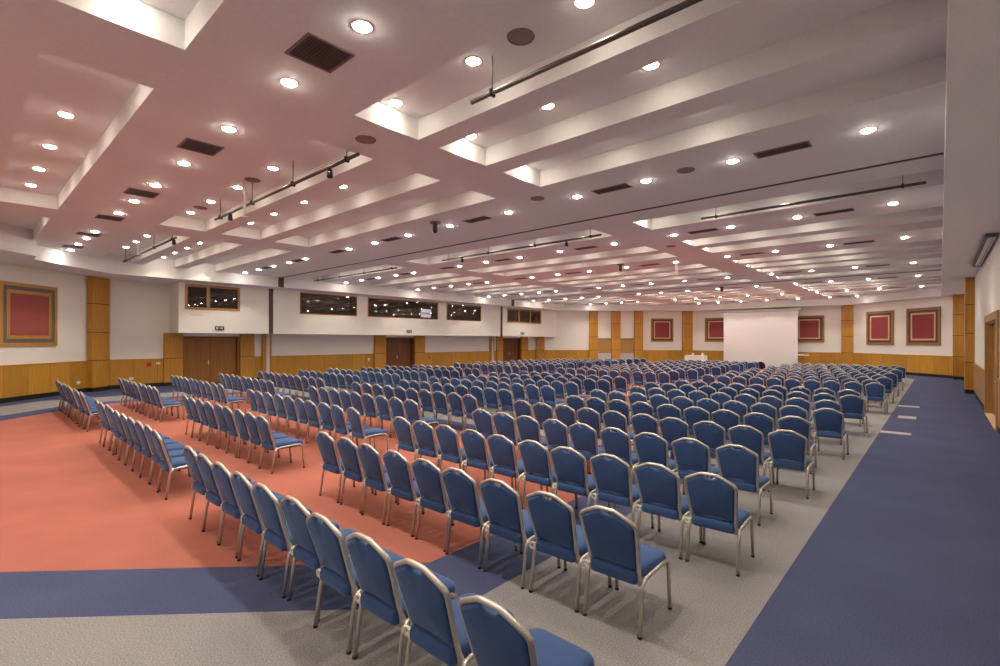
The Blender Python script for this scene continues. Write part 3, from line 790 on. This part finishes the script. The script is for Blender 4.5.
# half outline of the back in (x, z): bottom to the flat top
HALF = [(.195, .375), (.200, .45), (.212, .58), (.225, .72), (.232, .812), (.229, .834), (.214, .853), (.15, .886), (.088, .917), (.066, .924), (.03, .926)]
def outline(inset=0.):
    r = []
    for x, z in HALF: r.append((x, z))
    return r
def chair_parts(q):
    """q = 1 near detail, 0 far detail; returns dict of MBs"""
    n = 8 if q else 5
    parts = {}
    # back frame
    fr = MB()
    R_ = [(x, backy(z), z) for x, z in HALF]
    pts = [(.222, .095, .372)] + R_ if q else R_
    left = [(-x, y, z) for x, y, z in pts]
    fr.tube(pts + left[::-1], .0175, n, flat=1.0)
    parts['back_frame'] = fr
    # backrest pad
    bp = MB(); ins = .016
    h = [(x - ins, z) for x, z in HALF if .45 <= z <= .82]
    h[0] = (HALF[1][0] - ins, .478)
    h += [(.213, .826), (.201, .840), (.141, .871), (.080, .902), (.064, .905), (.048, .886), (.02, .879)]
    poly = h + [(-x, z) for x, z in h[::-1]]
    poly += [(-.13, .492), (0, .501), (.13, .492)]
    npl = len(poly); cz = .66
    rings = []
    for (s_, off) in ((.90, -.030), (.985, -.024), (1., -.012), (1., .014), (.98, .030), (.86, .043)):
        rings.append([(x * s_, backy((z - cz) * s_ + cz) + off, (z - cz) * s_ + cz) for x, z in poly])
    vs = [p for r in rings for p in r]; fs = []
    for i in range(len(rings) - 1):
        for j in range(npl):
            j2 = (j + 1) % npl; fs.append((i * npl + j, i * npl + j2, (i + 1) * npl + j2, (i + 1) * npl + j))
    bp.add(vs, fs, 0, True)
    def cap(ring, off, flip):
        c = len(bp.v); zc = .66
        bp.v.append((0, backy(zc) + off, zc))
        b0 = c - len(vs) + ring * npl if False else ring * npl
        for j in range(npl):
            j2 = (j + 1) % npl
            bp.f.append((b0 + j2, b0 + j, c) if not flip else (b0 + j, b0 + j2, c)); bp.m.append(0); bp.sm.append(True)
    cap(0, -.033, False); cap(len(rings) - 1, .05, True)
    parts['backrest'] = bp
    # seat cushion: rounded plan, domed top
    st = MB(); plan = []
    K = 7 if q else 3
    def corner(cx, cy, r, a0):
        return [(cx + r * math.cos(a0 + PI / 2 * i / K), cy + r * math.sin(a0 + PI / 2 * i / K)) for i in range(K + 1)]
    plan += corner(.165, .025, .03, -PI / 2) + corner(.145, .475, .08, 0) + corner(-.145, .475, .08, PI / 2) + corner(-.165, .025, .03, PI)
    npn = len(plan); cy = .27
    lay = [(.90, .372), (.97, .376), (1.0, .392), (1.0, .435), (.985, .452), (.94, .466), (.80, .477), (.5, .484)]
    vs = [(x * s_, cy + (y - cy) * s_, z) for s_, z in lay for x, y in plan] + [(0, cy, .486), (0, cy, .370)]
    fs = []
    for i in range(len(lay) - 1):
        for j in range(npn):
            j2 = (j + 1) % npn; fs.append((i * npn + j, i * npn + j2, (i + 1) * npn + j2, (i + 1) * npn + j))
    e = (len(lay) - 1) * npn
    for j in range(npn):
        j2 = (j + 1) % npn; fs.append((e + j, e + j2, len(vs) - 2)); fs.append((j2, j, len(vs) - 1))
    st.add(vs, fs, 0, True)
    parts['seat'] = st
    # legs and rails
    parts['leg'] = []; parts['rail'] = []; parts['tip'] = []
    for sx in (-1, 1):
        m_ = MB(); m_.tube([(sx * .235, -.005, .015), (sx * .232, .035, .31)] + ([(sx * .231, .050, .365), (sx * .231, .085, .400)] if q else [(sx * .231, .085, .400)]), .0155, n); parts['leg'].append(m_)
        t = MB(); t.tube([(sx * .235, -.007, 0), (sx * .235, -.005, .018)], .0175, n); parts['tip'].append(t)
        m_ = MB(); m_.tube([(sx * .238, .535, .015), (sx * .234, .515, .34)] + ([(sx * .233, .505, .385), (sx * .233, .470, .412)] if q else [(sx * .233, .470, .412)]), .0155, n); parts['leg'].append(m_)
        t = MB(); t.tube([(sx * .238, .536, 0), (sx * .238, .535, .018)], .0175, n); parts['tip'].append(t)
        m_ = MB(); m_.tube([(sx * .231, .083, .399), (sx * .232, .15, .408), (sx * .233, .40, .416), (sx * .233, .472, .412)], .0155, n); parts['rail'].append(m_)
    cr = MB()
    cr.tube([(-.232, .13, .392), (.232, .13, .392)], .011, 6); cr.tube([(-.233, .44, .392), (.233, .44, .392)], .011, 6)
    parts['cross'] = cr
    lk = MB(); lk.tube(bez((-.222, .035, .415), (-.275, .03, .43), (-.272, .028, .392), 5) + bez((-.272, .028, .392), (-.268, .03, .362), (-.222, .04, .372), 5)[1:], .011, 6)
    lk.rbox(-.235, -.205, .02, .05, .362, .425, .006)
    parts['link'] = lk
    return parts
pn = chair_parts(1); pf = chair_parts(0)
near_meshes = [('seat', pn['seat'].mesh('seat', M['fabric'])), ('backrest', pn['backrest'].mesh('backrest', M['fabric'])),
               ('back_frame', pn['back_frame'].mesh('back_frame', M['frame_metal'])),
               ('link_clip', pn['link'].mesh('link_clip', M['clip'])), ('seat_frame', None)]
sf = MB()
for r in pn['rail'] + [pn['cross']]: sf.add(r.v, r.f, 0, True)
near_meshes[-1] = ('seat_frame', sf.mesh('seat_frame', M['frame_metal']))
legs = []
for l, t in zip(pn['leg'], pn['tip']):
    legs.append((l.mesh('leg', M['frame_metal']), t.mesh('foot_tip', M['rubber'])))
lg = MB()
for r in pf['leg'] + pf['rail'] + [pf['cross'], pf['back_frame']]: lg.add(r.v, r.f, 0, True)
far_meshes = [('seat', pf['seat'].mesh('seat', M['fabric'])), ('backrest', pf['backrest'].mesh('backrest', M['fabric'])), ('chair_frame', lg.mesh('chair_frame', M['frame_metal']))]

def make_chair(full):
    o = empty('banquet_chair')
    for nm, me in (near_meshes if full else far_meshes): link(nm, me, o)
    if full:
        for l, t in legs:
            a = link('leg', l, o); link('foot_tip', t, a)
    return o
proto = {True: make_chair(True), False: make_chair(False)}
used = {True: False, False: False}
def copy_tree(o, parent=None):
    c = o.copy(); COL.objects.link(c)
    if parent: c.parent = parent
    for ch in list(o.children): copy_tree(ch, c)
    return c

BL = [(-1.66, -6.60, 'right'), (-8.13, -13.08, 'middle'), (-15.35, -20.35, 'left')]
chairs = []
for sec in (0, 1):
    for r in range(10):
        for bi, (xr, xl, bn) in enumerate(BL):
            n = 10 if r % 2 == 0 else 9
            pitch = (xr - xl) / 9
            x_start = xr if n == 10 else xr - pitch * .42
            if bi == 2 and n == 9: x_start = xr - pitch * .5
            if bi == 0: x_start += .016 * r if sec == 0 else .2
            for s in range(n):
                x = x_start - s * pitch
                y = (1.745 if sec == 0 else 18.55) + 1.523 * r + .02 * (-1.7 - x)
                if sec == 1 and y > 27.6 and x < -20.6 + (y - 27.6) * .85: continue
                rowname = ('nearest' if r == 0 else ORD[r + 1] + ' nearest')
                if sec == 0: lab = 'blue banquet chair, %s from the right in %s row of the %s block' % (ORD[s + 1], rowname, bn)
                else: lab = 'blue banquet chair, %s from right, %s row beyond the cross aisle, %s block' % (ORD[s + 1], ORD[r + 1], bn)
                if sec == 0 and r == 0 and bi == 0 and s == 0: x += .045
                chairs.append((depth(x, y), x, y, lab, 'banquet chairs in the %s %s block' % (('near', 'far')[sec], bn)))
chairs.sort(key=lambda c: c[0])
rest = []
for i, (dp, x, y, lab, grp) in enumerate(chairs):
    loc = (x + random.uniform(-.012, .012), y + .095 + random.uniform(-.02, .02), 0)
    rz = math.radians(random.gauss(0, 1.1))
    if i >= 300:
        rest.append((loc, rz)); continue
    full = i < 190
    o = proto[full] if not used[full] else copy_tree(proto[full])
    used[full] = True
    o.location = loc; o.rotation_euler = (0, 0, rz)
    tag(o, lab, 'chair', grp)
# the far chairs beyond the three hundred nearest: one object
cv, cf, cm, cs = [], [], [], []
for mbx, mi in ((pf['seat'], 0), (pf['backrest'], 0), (lg, 1)):
    b0 = len(cv); cv += mbx.v; cf += [tuple(b0 + i for i in f) for f in mbx.f]; cm += [mi] * len(mbx.f); cs += mbx.sm
A = np.array(cv)
V, Fc, Mi, Sm = [], [], [], []
for (loc, rz) in rest:
    c_, s_ = math.cos(rz), math.sin(rz)
    Q = A.copy(); Q[:, 0] = A[:, 0] * c_ - A[:, 1] * s_ + loc[0]; Q[:, 1] = A[:, 0] * s_ + A[:, 1] * c_ + loc[1]
    b0 = len(V) * len(A); V.append(Q)
    Fc += [tuple(b0 + i for i in f) for f in cf]; Mi += cm; Sm += cs
me = D.meshes.new('banquet_chairs'); me.from_pydata(np.concatenate(V).tolist(), [], Fc)
me.materials.append(M['fabric']); me.materials.append(M['frame_metal'])
me.polygons.foreach_set('material_index', Mi); me.polygons.foreach_set('use_smooth', Sm); me.update()
tag(link('banquet_chairs', me), 'mass of distant blue banquet chairs in rows before the projection screen', 'chairs', None, 'stuff')

# ------------------------------------------------------------------ camera, world, view
cam = D.cameras.new('camera'); co = D.objects.new('camera', cam); COL.objects.link(co)
f_px = 490.0; th = math.atan2(440, 490)
cam.sensor_width = 36; cam.lens = f_px / 1000 * 36; cam.shift_y = .007; cam.clip_end = 200; cam.clip_start = .05
co.location = (0, 0, 2.2)
co.matrix_world = Matrix.Translation((0, 0, 2.2)) @ Matrix.Rotation(th, 4, 'Z') @ Matrix.Rotation(PI / 2, 4, 'X') @ Matrix.Rotation(.0018, 4, 'Z')
sc = bpy.context.scene
sc.camera = co
w = D.worlds.new('world'); sc.world = w; w.use_nodes = True
w.node_tree.nodes['Background'].inputs['Color'].default_value = (.9, .9, 1, 1); w.node_tree.nodes['Background'].inputs['Strength'].default_value = .0
vs_ = sc.view_settings
vs_.view_transform = 'Standard'; vs_.look = 'None'; vs_.gamma = 1; vs_.use_curve_mapping = False
vs_.exposure = 1.25
